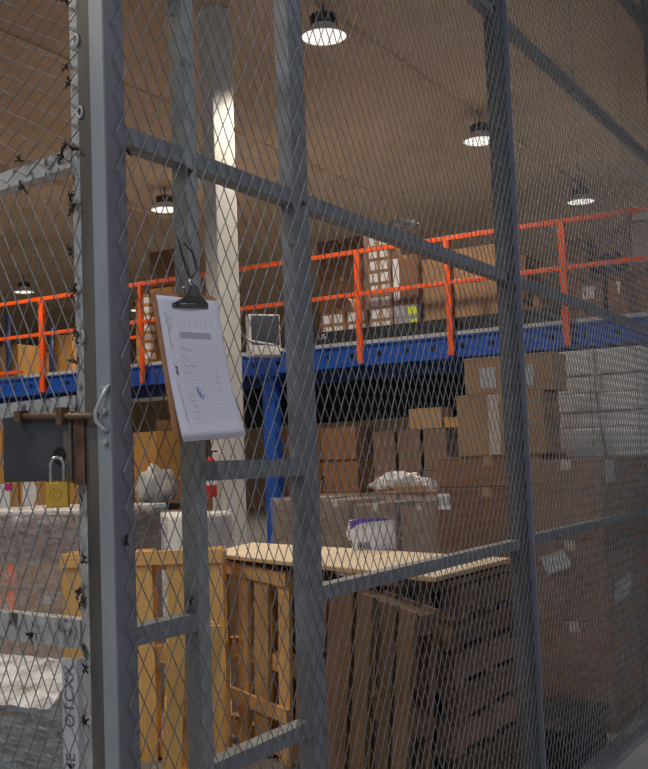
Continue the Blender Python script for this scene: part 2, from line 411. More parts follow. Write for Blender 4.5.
# tie wires
for (x, y) in ((68,3),(68,68),(70,82),(66,145),(64,158),(74,150),(72,195),(74,208),(20,160),(24,188),(72,250),(76,290),(78,335),(74,360),(84,557),(81,590),(84,602),(86,668),(86,722),(33,635)):
    d = FW*FPX + RT*(x-324) - UP*(y-384.5)
    c = EYE + d*(((gp(0,0,.002)-EYE).dot(GN))/d.dot(GN))
    mb = MB()
    for k in range(6):
        a = random.uniform(0, 6.28); l = random.uniform(.008, .022)
        e = c + G*math.cos(a)*l + VZ*math.sin(a)*l*1.1 + GN*random.uniform(.0, .008)
        mid = (c+e)/2 + GN*.006 + VZ*random.uniform(-.006, .006)
        mb.tube([c+VZ*random.uniform(-.006,.006), mid, e], .0012 if k > 2 else .0026, 5)
    mb.build('tie_wire', M['scorch'], gate)
for (x, y) in ((76,40),(80,112),(82,337)):
    d = FW*FPX + RT*(x-324) - UP*(y-384.5)
    c = EYE + d*(((gp(0,0,0)-EYE).dot(GN))/d.dot(GN))
    ring = [c + (G*math.cos(2*math.pi*k/12)*.009 + VZ*math.sin(2*math.pi*k/12)*.013) for k in range(13)]
    MB().tube(ring, .0035, 6).build('ring_nut', M['galv'], gate)
# lock plate with bolt
lp = gbox(.140, .418, 1.583, 1.742, -.002, .006).build('lock_plate', M['plate'], gate)
gbox(.098, .139, 1.572, 1.735, -.002, .004).build('backing_plate', M['rust'], lp)
gbox(.139, .168, 1.578, 1.742, .006, .010).build('edge_strip', M['stile'], lp)
MB().tube([gp(.335, 1.741, .016), gp(.16, 1.732, .016), gp(.035, 1.727, .016)], .0075, 10).build('bolt', M['boltm'], gate)
gbox(.315, .34, 1.728, 1.754, .004, .028).build('bolt_collar', M['rust'], gate)
gbox(.150, .172, 1.712, 1.752, .004, .028).build('bolt_collar', M['rust'], gate)
# recess where the shackle passes
hole = MB(); cc = gp(.183, 1.640, .0105)
hole.add([cc + G*.025*math.cos(2*math.pi*k/20) + VZ*.021*math.sin(2*math.pi*k/20) for k in range(20)], [tuple(range(20))])
hole.build('shackle_hole', M['hole'], lp)
# keeper rod welded to the corner post
kp = MB().tube([gp(.006,1.795,.003), gp(.022,1.765,.012), gp(.034,1.735,.020), gp(.034,1.715,.020), gp(.022,1.695,.010), gp(.014,1.690,.0)], .0048, 8)
kp.build('bolt_keeper', M['hookm'], corner)
for z in (1.665, 1.786, 1.735):
    MB().tube([gp(.022, z, -.001), gp(.022, z, .010)], .007, 8).build('rivet', M['galv'], corner)
# padlock
toC = (EYE - gp(.19, 1.55, .02)); toC.z = 0; toC.normalize()
toC = (toC*.75 + GN*.25).normalized(); side = VZ.cross(toC).normalized()
lc = gp(.160, 1.551, .034)
pad = empty('padlock', lc-VZ*.029, 'small brass padlock hanging from the gate lock plate', 'padlock')
bm = bmesh.new(); bmesh.ops.create_cube(bm, size=1)
for v in bm.verts: v.co = Vector((v.co.x*.052, v.co.y*.019, v.co.z*.058))
bmesh.ops.bevel(bm, geom=list(bm.edges), offset=.0035, segments=3, affect='EDGES', profile=.5); bm.verts.index_update()
mb = MB().add([lc + side*v.co.x + toC*v.co.y + VZ*v.co.z for v in bm.verts], [[v.index for v in f.verts] for f in bm.faces]); bm.free()
body = mb.build('body', M['brass'], pad)
sh = [lc + side*(-.015) + VZ*.024] + [lc + side*(-.015*math.cos(a)) + VZ*(.066+.020*math.sin(a)) for a in [math.pi*k/12 for k in range(13)]] + [lc + side*.015 + VZ*.024]
MB().tube(sh, .0046, 10).build('shackle', M['chrome'], pad)
for rr in (.0135, .006):
    MB().tube([lc - side*.003 + toC*.0098 + side*rr*math.cos(2*math.pi*k/20)*1 + VZ*(.002+rr*math.sin(2*math.pi*k/20)) for k in range(17 if rr < .01 else 21)], .0009, 5).build('emblem', M['brassd'], body)

# ------------------------------------------------------------------ clipboard with form
TL = on(1, 1.575, 150, 290); TR = on(1, 1.575, 215, 297); BL = on(1, 1.530, 173, 443)
ex = (TR-TL); BW = ex.length; ex.normalize()
ed = (BL-TL); ed -= ex*ed.dot(ex); BH = ed.length; ed.normalize()
bn = ex.cross(ed)
if bn.y > 0: bn = -bn
def bp(u, v, o=0): return TL + ex*(u*BW) + ed*(v*BH) + bn*o
cb = empty('clipboard', bp(.5, 1), 'brown hardboard clipboard hung with wire on the mesh partition', 'clipboard')
rr = .07; out = []
for (cu_, cv_, a0) in ((rr, rr*BW/BH, 180), (1-rr, rr*BW/BH, 270), (1-rr, 1-rr*BW/BH, 0), (rr, 1-rr*BW/BH, 90)):
    for k in range(6):
        a = math.radians(a0+18*k); out.append((cu_+rr*math.cos(a), cv_+rr*BW/BH*math.sin(a)))
n_ = len(out)
mb = MB().add([bp(u, v, 0) for u, v in out]+[bp(u, v, .003) for u, v in out],
              [tuple(range(n_)), tuple(reversed(range(n_, 2*n_)))]+[(k, n_+k, n_+(k+1) % n_, (k+1) % n_) for k in range(n_)])
mb.build('board', M['hardboard'], cb)
# clip: sprung jaw, riser and top loop
cpl = MB()
def cq(u, v, o): return bp(u, v, o)
jaw = [(.25,.080,.012),(.25,.115,.010),(.80,.100,.010),(.80,.065,.012)]
cpl.add([cq(*q) for q in jaw]+[cq(q[0], q[1], q[2]-.003) for q in jaw], [(0,1,2,3),(7,6,5,4),(0,4,5,1),(1,5,6,2),(2,6,7,3),(3,7,4,0)])
cpl.add([cq(.25,.085,.013), cq(.80,.070,.013), cq(.64,.020,.024), cq(.60,-.04,.026), cq(.50,-.04,.026), cq(.44,.03,.024)],
        [(0,1,2,3,4,5)])
cpl.add([cq(.25,.085,.010), cq(.80,.070,.010), cq(.64,.020,.020), cq(.60,-.04,.022), cq(.50,-.04,.022), cq(.44,.03,.020)], [(5,4,3,2,1,0)])
cpo = cpl.build('clip', M['clipm'], cb)
MB().tube([bp(.31,.092,.012), bp(.53,.085,.016), bp(.75,.075,.012)], .005, 8).build('clip_rib', M['clipm'], cpo)
MB().tube([bp(.52,-.03,.024), bp(.51,-.07,.02), bp(.54,-.10,.016), bp(.58,-.07,.02), bp(.59,-.03,.024)], .003, 8).build('clip_loop', M['chrome'], cpo)
MB().lathe([(0,.006),(.004,.006),(.006,.002),(.006,0)], bp(.42,-.02,.016), 10).build('rivet', M['chrome'], cpo)
wp = [on(1, FY-.012, 178, 238), on(1, FY-.016, 182, 255), on(1, FY-.02, 186, 268), bp(.53,-.10,.018), bp(.57,-.10,.018), on(1, FY-.02, 197, 270), on(1, FY-.016, 192, 252), on(1, FY-.012, 184, 243)]
MB().tube(wp, .0022, 6).build('wire_loop', M['scorch'], cb)
# paper stack
def pp(u, v, o=0):
    """sheet surface: flat under the clip, the foot curling off the board to the right"""
    c = max(0, v-.45)/.55
    uu = .055 + u*.93 + .02*c*c*u
    return bp(uu, .035 + v*.945, .0035 + .010*c*c + .006*c*c*u + o)
pap = empty('paper_form', pp(.5, 1), 'stack of white log sheets held by the clipboard clip', 'paper', )
NU, NV = 10, 24
def sheet(o0, o1, vend):
    mb = MB(); g0 = []
    for o_ in (o0, o1):
        for j in range(NV+1):
            for i in range(NU+1): mb.v.append(pp(i/NU, j/NV*vend, o_))
    S = (NU+1)*(NV+1); idx = lambda i, j, k: k*S+j*(NU+1)+i
    fs = []
    for j in range(NV):
        for i in range(NU):
            fs.append((idx(i,j,0), idx(i,j+1,0), idx(i+1,j+1,0), idx(i+1,j,0)))
            fs.append((idx(i,j,1), idx(i+1,j,1), idx(i+1,j+1,1), idx(i,j+1,1)))
    for i in range(NU):
        fs.append((idx(i,NV,0), idx(i,NV,1), idx(i+1,NV,1), idx(i+1,NV,0))); fs.append((idx(i,0,0), idx(i+1,0,0), idx(i+1,0,1), idx(i,0,1)))
    for j in range(NV):
        fs.append((idx(0,j,0), idx(0,j,1), idx(0,j+1,1), idx(0,j+1,0))); fs.append((idx(NU,j,0), idx(NU,j+1,0), idx(NU,j+1,1), idx(NU,j,1)))
    mb.f = fs; mb.sm = [True]*len(fs); return mb
for k in range(4):
    s_ = sheet(k*.0011, k*.0011+.0007, 1.0-.012*(3-k)+.016*(k % 2)*0 + .02*(3-k)).build('sheet', M['paper'], pap)
top = s_
def stroke(pts, wdt, mname, name):
    mb = MB()
    for (a, b) in zip(pts[:-1], pts[1:]):
        steps = max(1, int(math.hypot(b[0]-a[0], b[1]-a[1])/.06))
        for k in range(steps):
            p_, q_ = [Vector((a[0]+(b[0]-a[0])*t, a[1]+(b[1]-a[1])*t)) for t in (k/steps, (k+1)/steps)]
            d = Vector(((q_-p_).x*BW, (q_-p_).y*BH))
            if d.length < 1e-7: continue
            d.normalize(); nx, ny = -d.y*wdt/BW, d.x*wdt/BH
            oo = 3*.0011+.0007+.0004
            mb.add([pp(p_.x-nx, p_.y-ny, oo), pp(p_.x+nx, p_.y+ny, oo), pp(q_.x+nx, q_.y+ny, oo), pp(q_.x-nx, q_.y-ny, oo)], [(0,1,2,3)])
    return mb
def merge(lst):
    mb = MB()
    for x_ in lst: mb.add(x_.v, x_.f)
    return mb
# form table
ln = []
for k in range(23): ln.append(stroke([(.22, .34+k*.0255), (.90, .34+k*.0255)], .00022, 'inkg', ''))
for u in (.22, .33, .42, .51, .60, .69, .78, .90): ln.append(stroke([(u, .34), (u, .90)], .00022, 'inkg', ''))
for u in (.22, .33, .42, .51, .60, .69, .78): ln.append(stroke([(u+.05, .16), (u+.02, .19), (u+.05, .22)], .0005, 'inkg', ''))
for k in range(6): ln.append(stroke([(.25, .255+k*.008), (.78, .255+k*.008)], .0010, 'inkg', ''))
merge(ln).build('printed_table', M['inkg'], top)
hw = []
r5 = random.Random(3)
def scribble(u, v, n, du, dv, amp):
    pts = [(u, v)]
    for k in range(n):
        u += du*r5.uniform(.5, 1.4); v += dv*r5.uniform(.5, 1.4)
        pts.append((u+r5.uniform(-amp, amp), v+r5.uniform(-amp, amp)*.7))
    return pts
hw.append(stroke(scribble(.07, .12, 40, .0008, .007, .010), .0005, '', ''))
hw.append(stroke(scribble(.11, .50, 30, .0005, .0022, .022), .0008, '', ''))
hw.append(stroke(scribble(.10, .61, 42, .0008, .0068, .010), .0005, '', ''))
for v in (.36, .42, .48, .53): hw.append(stroke(scribble(.24, v, 8, .008, .003, .01), .0004, '', ''))
for v in (.70, .74, .78, .82, .86): hw.append(stroke(scribble(.25, v, 6, .012, .002, .008), .0004, '', ''))
for v in (.55, .60, .66): hw.append(stroke(scribble(.74, v, 7, .006, .004, .008), .0004, '', ''))
for u in (.10,.14): hw.append(stroke(scribble(u, .15, 9, .001, .012, .006), .0004, '', ''))
for h_ in hw: h_.build('handwriting', M['ink'], top)
sg = [stroke(scribble(.36, .645, 34, .003, .0026, .035), .0006, '', ''), stroke(scribble(.34, .50, 10, .010, -.001, .018), .0005, '', ''), stroke(scribble(.32, .375, 8, .014, .001, .012), .0005, '', '')]
for h_ in sg: h_.build('signature', M['inkb'], top)

# ------------------------------------------------------------------ cartons
def carton(label, x0, x1, y0, y1, z0, z1, m_='kraft', tape='tape', labels=(), group=None, cat='box', name='carton', rotz=0, round_=.008, flap=True):
    cx_, cy_ = (x0+x1)/2, (y0+y1)/2
    t = empty(name, (cx_, cy_, z0), label, cat, group)
    MB().cbox(x0, x1, y0, y1, z0, z1, round_).build('body', M[m_], t)
    e = .0015
    if tape:
        h = min(.06, (z1-z0)*.3)
        w2 = min(.03, (y1-y0)*.12)
        mb = MB()
        mb.box(x0-e, x1+e, cy_-w2, cy_+w2, z1, z1+e)
        mb.box(x0-e, x0, cy_-w2, cy_+w2, z1-h, z1); mb.build('tape', M[tape], t)
    if flap:
        MB().box(x0-.0012, x0+.002, y0+.01, y1-.01, z1-.012, z1-.008).build('flap_seam', M['kraft_d'], t)
    for (f, a0, a1, b0, b1, mm) in labels:
        # fractions of the face: a from the photo's left to right, b from the bottom up
        if f == 'x':
            MB().box(x0-.003, x0-.0004, y1-(y1-y0)*a1, y1-(y1-y0)*a0, z0+(z1-z0)*b0, z0+(z1-z0)*b1).build('label', M[mm], t)
        else:
            MB().box(x0+(x1-x0)*a0, x0+(x1-x0)*a1, y0-.003, y0-.0004, z0+(z1-z0)*b0, z0+(z1-z0)*b1).build('label', M[mm], t)
    if rotz: t.rotation_euler = (0, 0, rotz)
    return t
def yz(X, xl, yt, xr, yb):
    a, b = on(0, X, xl, (yt+yb)/2), on(0, X, xr, (yt+yb)/2)
    xm = (xl+xr)/2
    return b.y, a.y, on(0, X, xm, yb).z, on(0, X, xm, yt).z
def pcarton(label, X, rect, depth, z0=None, **k):
    y0, y1, za, zb = yz(X, *rect)
    return carton(label, X, X+depth, y0, y1, za if z0 is None else z0, zb, **k)

# --- tall stack right of the plywood
XA = 6.45
y0, y1, za, zb = yz(XA, 437, 487, 543, 548)
carton('brown carton on the floor at the foot of the stack beside the plywood sheet', XA, XA+.7, y0+.01, y1, 0, .548)
big = carton('large brown carton with black print level with the plywood sheet', XA, XA+.7, y0+.012, y1, .55, zb-.002, labels=(('x', .02, .14, .84, .96, 'wlabel'),))
for k in range(3):
    MB().box(XA-.004, XA-.001, y1-.016-.03*k-.018, y1-.016-.03*k, zb-.115, zb-.055).build('label_stripe', M['grey_c'], big)
text_part('2111', .12, 'ink', big, (XA-.003, y0+.17, on(0, XA, 490, 541).z), (0,-1,0), (0,0,1), off=.004)
z1_ = zb
y0b, y1b, _, zb = yz(XA, 437, 456, 541, 487)
carton('flat brown carton second from top but one in stack, on the printed carton', XA+.01, XA+.68, y0b, y1b, z1_+.001, zb)
z1_ = zb
y0b, y1b, _, zb = yz(XA, 457, 393, 545, 456)
carton('square brown carton with a strip label, second from top of the stack', XA, XA+.30, y0b, y1b, z1_+.001, zb, m_='kraft_l', labels=(('x', .37, .50, .02, .98, 'ctape'),))
z1_ = zb
y0b, y1b, _, zb = yz(XA, 463, 355, 553, 393)
carton('topmost brown carton of the stack, white label, below the blue beam', XA+.02, XA+.28, y0b, y1b, z1_+.001, zb, m_='kraft_l', labels=(('x', .18, .36, .15, .72, 'glabel'),('x', .62, .78, .15, .72, 'glabel')))

# --- wrapped pallet load against the mesh
def pallet(label, loc, rot=(0,0,0), L=1.2, Wd=.8, m_='wood_d', group=None, nb=7, cat='pallet', bw=.098):
    t = empty('wooden_pallet', loc, label, cat, group, rot)
    for y in (-Wd/2+.045, 0, Wd/2-.045):
        board(t, 'stringer', (0, y, .072), (L, .09 if y else .08, .10), m_)
    for k in range(nb):
        x = -L/2+bw/2+(L-bw)*k/(nb-1)
        board(t, 'deck_board', (x, 0, .133), (Wd, bw, .022), m_, (0, 0, math.pi/2))
    for k in range(3):
        x = -L/2+bw/2+(L-bw)*k/2
        board(t, 'bottom_board', (x, 0, .011), (Wd, bw, .022), m_, (0, 0, math.pi/2))
    return t
pallet('wooden pallet under the tall wrapped cartons at the mesh', (6.92, 1.972, 0), (0,0,0), 1.42, .43, 'wood_p')
for col, (xa, xb) in enumerate(((6.24, 6.92), (6.93, 7.62))):
    for k in range(3):
        za, zb = .146+k*.474, .146+(k+1)*.474-.002
        carton('%s wrapped carton of the %s column on the pallet behind the far mesh' % (ORD[k], ('front', 'rear')[col]), xa, xb, 1.76, 2.185, za, zb, m_='kraft',
               labels=(('y', .1, .38, .70, .98, 'glabel'),) if (k == 2 and col == 0) else (), tape='ctape')
def film(label, x0, x1, y0, y1, z0, z1, m_='film', amp=.012, n=26, seed=2, top=True):
    rnd = random.Random(seed); mb = MB()
    per = []
    for (a, b) in (((x0,y0),(x1,y0)), ((x1,y0),(x1,y1)), ((x1,y1),(x0,y1)), ((x0,y1),(x0,y0))):
        for k in range(n//2): per.append((a[0]+(b[0]-a[0])*k/(n//2), a[1]+(b[1]-a[1])*k/(n//2)))
    nn = len(per); rows = 16
    cxx, cyy = (x0+x1)/2, (y0+y1)/2
    for j in range(rows+1):
        for (px_, py_) in per:
            d = Vector((px_-cxx, py_-cyy, 0)).normalized()
            mb.v.append(Vector((px_, py_, z0+(z1-z0)*j/rows)) + d*rnd.uniform(0, amp))
    for j in range(rows):
        for k in range(nn): mb.f.append((j*nn+k, j*nn+(k+1) % nn, (j+1)*nn+(k+1) % nn, (j+1)*nn+k)); mb.sm.append(True)
    if top: mb.f.append(tuple(rows*nn+k for k in range(nn))); mb.sm.append(False)
    return tag(mb.build('stretch_film', M[m_]), label, 'film')
film('clear stretch film around the tall cartons behind the far mesh', 6.225, 7.635, 1.745, 2.198, .15, 1.575, 'film_l')
# grey paper sheet and film scrap taped to the load
tag(MB().obox(on(0, 6.222, 556, 562), Vector((0,-.15,.05)), (.008,0,0), Vector((0,.05,.10))).build('paper_note', M['glabel']), 'tilted grey paper note on the wrapped load below the rail', 'paper')
tag(MB().obox(on(1, 1.742, 623, 588), Vector((.36,0,.03)), (0,.006,0), Vector((.04,0,.12))).build('film_scrap', M['film_w']), 'shiny scrap of film on the wrapped load near the right edge', 'film')
# white foam slabs on top
XW = 6.98
zt = 1.572
for k, (yt, yb) in enumerate(((428, 458), (412, 428), (393, 412), (375, 393), (349, 375))):
    z_a, z_b = on(0, XW, 600, yb).z, on(0, XW, 600, yt).z
    tag(MB().cbox(XW + .012*(k % 2), XW+.62, 1.665, 2.235, zt, zt+(z_b-z_a)-.003, .012).build('foam_slab', M['foam']),
        '%s white foam slab of the stack on the wrapped cartons' % ('lowest', 'second lowest', 'middle', 'second highest', 'topmost thick')[k], 'slab', 'white slabs')
    zt += z_b-z_a
tag(MB().tube([(XW-.008, 1.98, zt+.004), (XW-.008, 1.975, zt-.3), (XW-.008, 1.93, 1.58)], .006, 6).build('strap', M['grey_c']), 'dark strap hanging down the stack of white slabs', 'strap')
# black folded cover on the floor behind the last panel
c0 = on(2, .0, 560, 775)
blk = empty('black_crate', (5.65, 1.93, 0), 'low black plastic crate on the floor in front of the wrapped pallet', 'crate')
MB().cbox(5.35, 5.98, 1.73, 2.12, 0, .20, .03).build('body', M['black'], blk)
MB().cbox(5.33, 6.0, 1.715, 2.135, .19, .225, .012).build('rim', M['black'], blk)

# --- plywood sheet and pallets below it
PA, PB = Vector((4.24, 1.93, 1.1)), Vector((5.16, 3.84, 1.1))     # near long edge
pd = (PB-PA); PL = pd.length; pd.normalize(); pw = Vector((pd.y, -pd.x, 0)); PW = .74
PC = [Vector((4.22, 1.93, 1.1)), Vector((5.08, 1.91, 1.1)), Vector((5.90, 4.00, 1.1)), Vector((5.16, 3.82, 1.1))]
pcn = sum(PC, Vector())/4
ply = empty('plywood_sheet', pcn+VZ*-.022, 'pale plywood sheet laid flat on top of the pallets', 'plywood')
def slab(z0, z1, k):
    lo_ = [pcn+(p-pcn)*k for p in PC]
    return MB().add([p+VZ*z0 for p in lo_]+[p+VZ*z1 for p in lo_], [(3,2,1,0),(4,5,6,7)]+[(a, (a+1) % 4, 4+(a+1) % 4, 4+a) for a in range(4)])
slab(-.006, 0, 1).build('face', M['ply'], ply); slab(-.022, -.006, .999).build('core', M['plyedge'], ply)
pang = math.atan2(pd.y, pd.x)
# flat stack under the near end, shade put into its dark wood
names = ('lowest', 'second lowest', 'third lowest', 'fourth lowest', 'fourth from top', 'third from top', 'second from top')
r8 = random.Random(11)
for k in range(7):
    c = Vector((4.80, 2.11, 0))
    a = r8.uniform(-.05, .05)
    off = Vector((r8.uniform(-.04,.04), r8.uniform(-.02,.02), 0))
    pallet('%s dark pallet of the flat stack under the near end of the plywood' % names[k], (c.x+off.x, c.y+off.y, k*.1475), (0,0,a), .76 if k not in (2,) else .80, .36, 'wood_d' if k not in (2, 4) else 'wood_p', nb=6)
tag(board(None, 'packing_board', (4.76, 2.13, 7*.1475+.018), (.76,.40,.03), 'wood_d'), 'thin packing board between pallet stack and plywood sheet', 'board')
# pallets standing on edge
def standing(label, base, yaw, lean, roll=0, H=1.05, Wd=.8, m_='wood', nb=6, bw=.098, group='pallets standing on edge', cross=()):
    """deck side faces the direction yaw; boards run upright"""
    t = empty('standing_pallet', base, label, 'pallet', group, (roll, lean, yaw))
    # local: +x deck normal, z up, y across
    rs = random.Random(label)
    for z in (.06, H/2, H-.06):
        board(t, 'stringer', (-.06, 0, z), (Wd, .09, .09), m_, (0, 0, math.pi/2))
    for k in range(nb):
        b_w = bw*rs.uniform(.72, 1.25)
        y = -Wd/2+b_w/2+(Wd-b_w)*k/(nb-1) + (rs.uniform(-.02, .02) if 0 < k < nb-1 else 0)
        board(t, 'deck_board', (0, y, H/2), (H, b_w, .022), m_, (rs.uniform(-.02, .02), -math.pi/2, 0))
    for y in (-Wd/2+bw/2, 0, Wd/2-bw/2):
        board(t, 'bottom_board', (-.117, y, H/2), (H, bw, .022), m_, (0, -math.pi/2, 0))
    for z in cross:
        board(t, 'cross_board', (.0225, 0, z), (Wd, .075, .022), m_, (math.pi/2, 0, math.pi/2))
    t.location.z += Wd/2*abs(math.sin(roll))
    return t
yawA = math.atan2(-pw.y, -pw.x)          # faces the camera side of the plywood
def along(s, d=.06, z=0): return PA + pd*s + pw*d + VZ*(z-1.1)
standing('pine pallet on edge with wide upright boards under the left end of the plywood', along(1.76, .09), yawA, 0, -.05, 1.03, .78, 'wood', 4, .12, cross=(.99, .27))
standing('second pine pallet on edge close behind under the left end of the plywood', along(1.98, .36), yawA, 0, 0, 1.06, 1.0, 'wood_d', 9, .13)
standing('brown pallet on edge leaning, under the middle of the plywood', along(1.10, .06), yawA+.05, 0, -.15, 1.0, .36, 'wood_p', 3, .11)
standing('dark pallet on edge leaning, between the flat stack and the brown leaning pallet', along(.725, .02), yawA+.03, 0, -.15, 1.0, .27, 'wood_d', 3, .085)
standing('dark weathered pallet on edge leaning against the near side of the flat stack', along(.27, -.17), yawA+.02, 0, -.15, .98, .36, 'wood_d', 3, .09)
# fresh pine pallet standing left of the clipboard post
cL = on(2, 1.165, 140, 549)
standing('fresh yellow pine pallet on edge behind the clipboard post and corner post', (cL.x+.05, cL.y+.02, 0), math.radians(208), .03, .0, 1.15, .90, 'wood_y', 5, .11, cross=(1.115,))
cM = on(2, .9, 192, 600)
standing('narrow yellow pine pallet on edge leaning behind the clipboard post', (cM.x-.35, cM.y-.22, 0), math.radians(222), .02, -.06, .82, .26, 'wood_y', 2, .10)
# white carrier bag on the plywood
bc = on(2, 1.101, 373, 549)
bag = empty('carrier_bag', bc, 'small white plastic bag with purple trim on the plywood sheet', 'bag')
ba = Vector((math.cos(YAW-math.pi/2), math.sin(YAW-math.pi/2), 0)); bd = Vector((math.cos(YAW), math.sin(YAW), 0))
prof = [(-.118,.0),(-.122,.05),(-.142,.065),(-.150,.09),(-.135,.135),(-.128,.165),(-.06,.172),(.04,.170),(.115,.168),(.128,.15),(.130,.08),(.126,0)]
vsb = [bc+ba*u+VZ*z-bd*.05*(1-abs(u)*3) for u, z in prof]+[bc+ba*u+VZ*z+bd*.06 for u, z in prof]
n_ = len(prof)
MB().add(vsb, [tuple(range(n_)), tuple(reversed(range(n_, 2*n_)))]+[(k, n_+k, n_+(k+1) % n_, (k+1) % n_) for k in range(n_)]).build('body', M['bagw'], bag)
def bagp(u, z): return bc+ba*u+VZ*z-bd*(.05*(1-abs(u)*3)+.004)
MB().add([bagp(-.130,.165), bagp(-.124,.118), bagp(-.075,.150), bagp(.0,.160), bagp(.10,.163), bagp(.11,.172), bagp(0,.178), bagp(-.06,.180)], [(0,1,2,7),(2,3,6,7),(3,4,5,6)]).build('purple_trim', M['purpink'], bag)
text_part('INE', .045, 'ink', bag, bagp(-.055, .025)-bd*.006, ba, VZ, off=.002)

# --- wrapped cartons behind the plywood
XC = 8.0
for k, (xl, xr, yt) in enumerate(((274, 317, 499), (320, 351, 500), (355, 397, 504), (401, 439, 503))):
    pcarton('%s brown wrapped carton of the row behind the plywood' % ('leftmost', 'second from left', 'third from left', 'rightmost')[k], XC+.03*(k % 2), (xl, yt, xr, 565), .6, z0=.62, m_='kraft_g', tape='ctape')
yA, yB = on(0, XC, 440, 520).y, on(0, XC, 274, 520).y
for k in range(3):
    a, b = yA+(yB-yA)*k/3, yA+(yB-yA)*(k+1)/3
    carton('%s lower carton on the floor under the wrapped row behind the plywood' % ('right', 'middle', 'left')[k], XC, XC+.7, a+.004, b-.004, 0, .618, m_='kraft_g', tape=None)
film('clear film over the wrapped carton row behind the plywood', XC-.015, XC+.72, yA-.01, yB+.01, .02, 1.315, 'film', .02, 34, 4)
# flattened cardboard tray and crumpled film on it
c1, c2 = on(0, 7.95, 376, 493), on(0, 7.95, 436, 492)
tr_ = empty('cardboard_tray', (8.2, (c1.y+c2.y)/2, 1.325), 'flat brown cardboard tray with crumpled film on the wrapped cartons', 'tray')
MB().cbox(7.97, 8.45, c2.y, c1.y, 1.325, 1.345, .006).build('base', M['kraft_l'], tr_)
MB().cbox(7.96, 7.985, c2.y+.1, c1.y-.19, 1.33, 1.395, .008).build('front_lip', M['kraft_l'], tr_)
MB().cbox(7.97, 8.45, c1.y-.02, c1.y+.01, 1.33, 1.37, .006).build('end_lip', M['kraft_l'], tr_)
def crumple(name, c, r, m_, label, cat, seed, sq=(1,1,.6), sub=3, amp=.24):
    rnd = random.Random(seed); bm = bmesh.new(); bmesh.ops.create_icosphere(bm, subdivisions=sub, radius=1)
    for v in bm.verts:
        k = 1+rnd.uniform(-amp, amp)*.6+.25*math.sin(v.co.x*5+seed)*math.cos(v.co.y*4+v.co.z*3)
        v.co = Vector((v.co.x*r*sq[0]*k, v.co.y*r*sq[1]*k, max(-.85, v.co.z*k)*r*sq[2]))
    zmin = min(v.co.z for v in bm.verts); bm.verts.index_update()
    mb = MB().add([Vector(c)+v.co-Vector((0,0,zmin)) for v in bm.verts], [[v.index for v in f.verts] for f in bm.faces], True)
    bm.free()
    return tag(mb.build(name, M[m_]), label, cat)
crumple('film_bundle', (8.25, on(0, 8.2, 396, 488).y, 1.346), .15, 'film_w', 'crumpled clear film bundle lying on the cardboard tray', 'film', 5, (.7,1.5,.55))
crumple('film_bundle', (8.2, on(0, 8.2, 425, 488).y, 1.346), .09, 'film_w', 'small crumpled film ball at the right end of the cardboard tray', 'film', 9, (.8,1.1,.6))

# ------------------------------------------------------------------ mezzanine
MX = 11.5; DZ = on(0, MX, 360, 341).z; YL, YR = 14.5, -.5
mz = empty('mezzanine', (MX, 7, 0), 'blue steel mezzanine platform with orange guard rails', 'platform')
zb0, zb1 = on(0, MX, 360, 366).z, DZ-.045
MB().box(MX+.10, MX+6, YR, YL, DZ-.045, DZ).build('deck', M['deck'], mz)
MB().box(MX-.02, MX+.10, YR, YL, DZ-.045, DZ+.0).build('deck_edge', M['deck'], mz)
bmO = MB().box(MX-.01, MX+.06, YR, YL, zb0+.02, zb1).build('beam', M['blue'], mz)
MB().box(MX-.03, MX+.10, YR, YL, zb0-.0, zb0+.02).build('beam_flange', M['blue'], bmO)
MB().box(MX-.03, MX+.10, YR, YL, zb1-.02, zb1).build('beam_flange', M['blue'], bmO)
MB().box(MX+.35, MX+.45, YR, YL, zb0-.14, zb1).build('inner_beam', M['dblue'], mz)  # darker blue than the front beam
hm = bpy.data.meshes.new('bolt_hole'); hv = [(0, .035*math.cos(2*math.pi*k/14), .035*math.sin(2*math.pi*k/14)) for k in range(14)]
hm.from_pydata(hv, [], [tuple(reversed(range(14)))]); hm.materials.append(M['hole'])
y = 1.9
while y < 13:
    o = bpy.data.objects.new('bolt_hole', hm); COL.objects.link(o); o.parent = bmO
    o.location = Vector((MX-.0125, y, (zb0+zb1)/2))-Vector(mz.location); y += .36
# uprights
for (xl, xr) in ((264, 276),):
    ya, yb = on(0, MX+.08, xl, 370).y, on(0, MX+.08, xr, 370).y
    up = MB().cbox(MX+.02, MX+.17, yb, ya, 0, zb0, .008).build('upright', M['blue'], mz)
    MB().box(MX-.02, MX+.2, yb-.12, ya+.12, zb0-.03, zb0).build('cap_plate', M['blue'], up)
MB().cbox(MX+.02, MX+.17, 2.2, 2.4, 0, zb0, .008).build('upright', M['blue'], mz)
MB().cbox(MX+.02, MX+.17, 12.9, 13.1, 0, zb0, .008).build('upright', M['blue'], mz)
# guard rail
zt, zm = on(0, MX-.05, 360, 251.5).z, on(0, MX-.05, 360, 294).z
MB().cbox(MX-.075, MX-.035, YR, YL, zt-.028, zt+.028, .006).build('top_rail', M['orange'], mz)
MB().cbox(MX-.075, MX-.035, YR, YL, zm-.025, zm+.025, .006).build('middle_rail', M['orange'], mz)
MB().cbox(MX-.075, MX-.035, 11.75, YL, DZ+.02, DZ+.075, .006).build('bottom_rail', M['orange'], mz)
for (x, w_) in ((42, .09), (141, .055), (359, .07), (450, .07), (566, .08), (238, .06)):
    yy = on(0, MX-.05, x, 310).y
    if x == 238: continue
    MB().cbox(MX-.085, MX-.03, yy-w_/2, yy+w_/2, zb0+.02, zt-.005, .006).build('guard_post', M['orange'], mz)
MB().cbox(MX+4.0, MX+4.04, 11.5, 20, on(0, MX+4, 25, 350).z-.03, on(0, MX+4, 25, 350).z+.03, .006).build('rear_rail', M['orange'], mz)
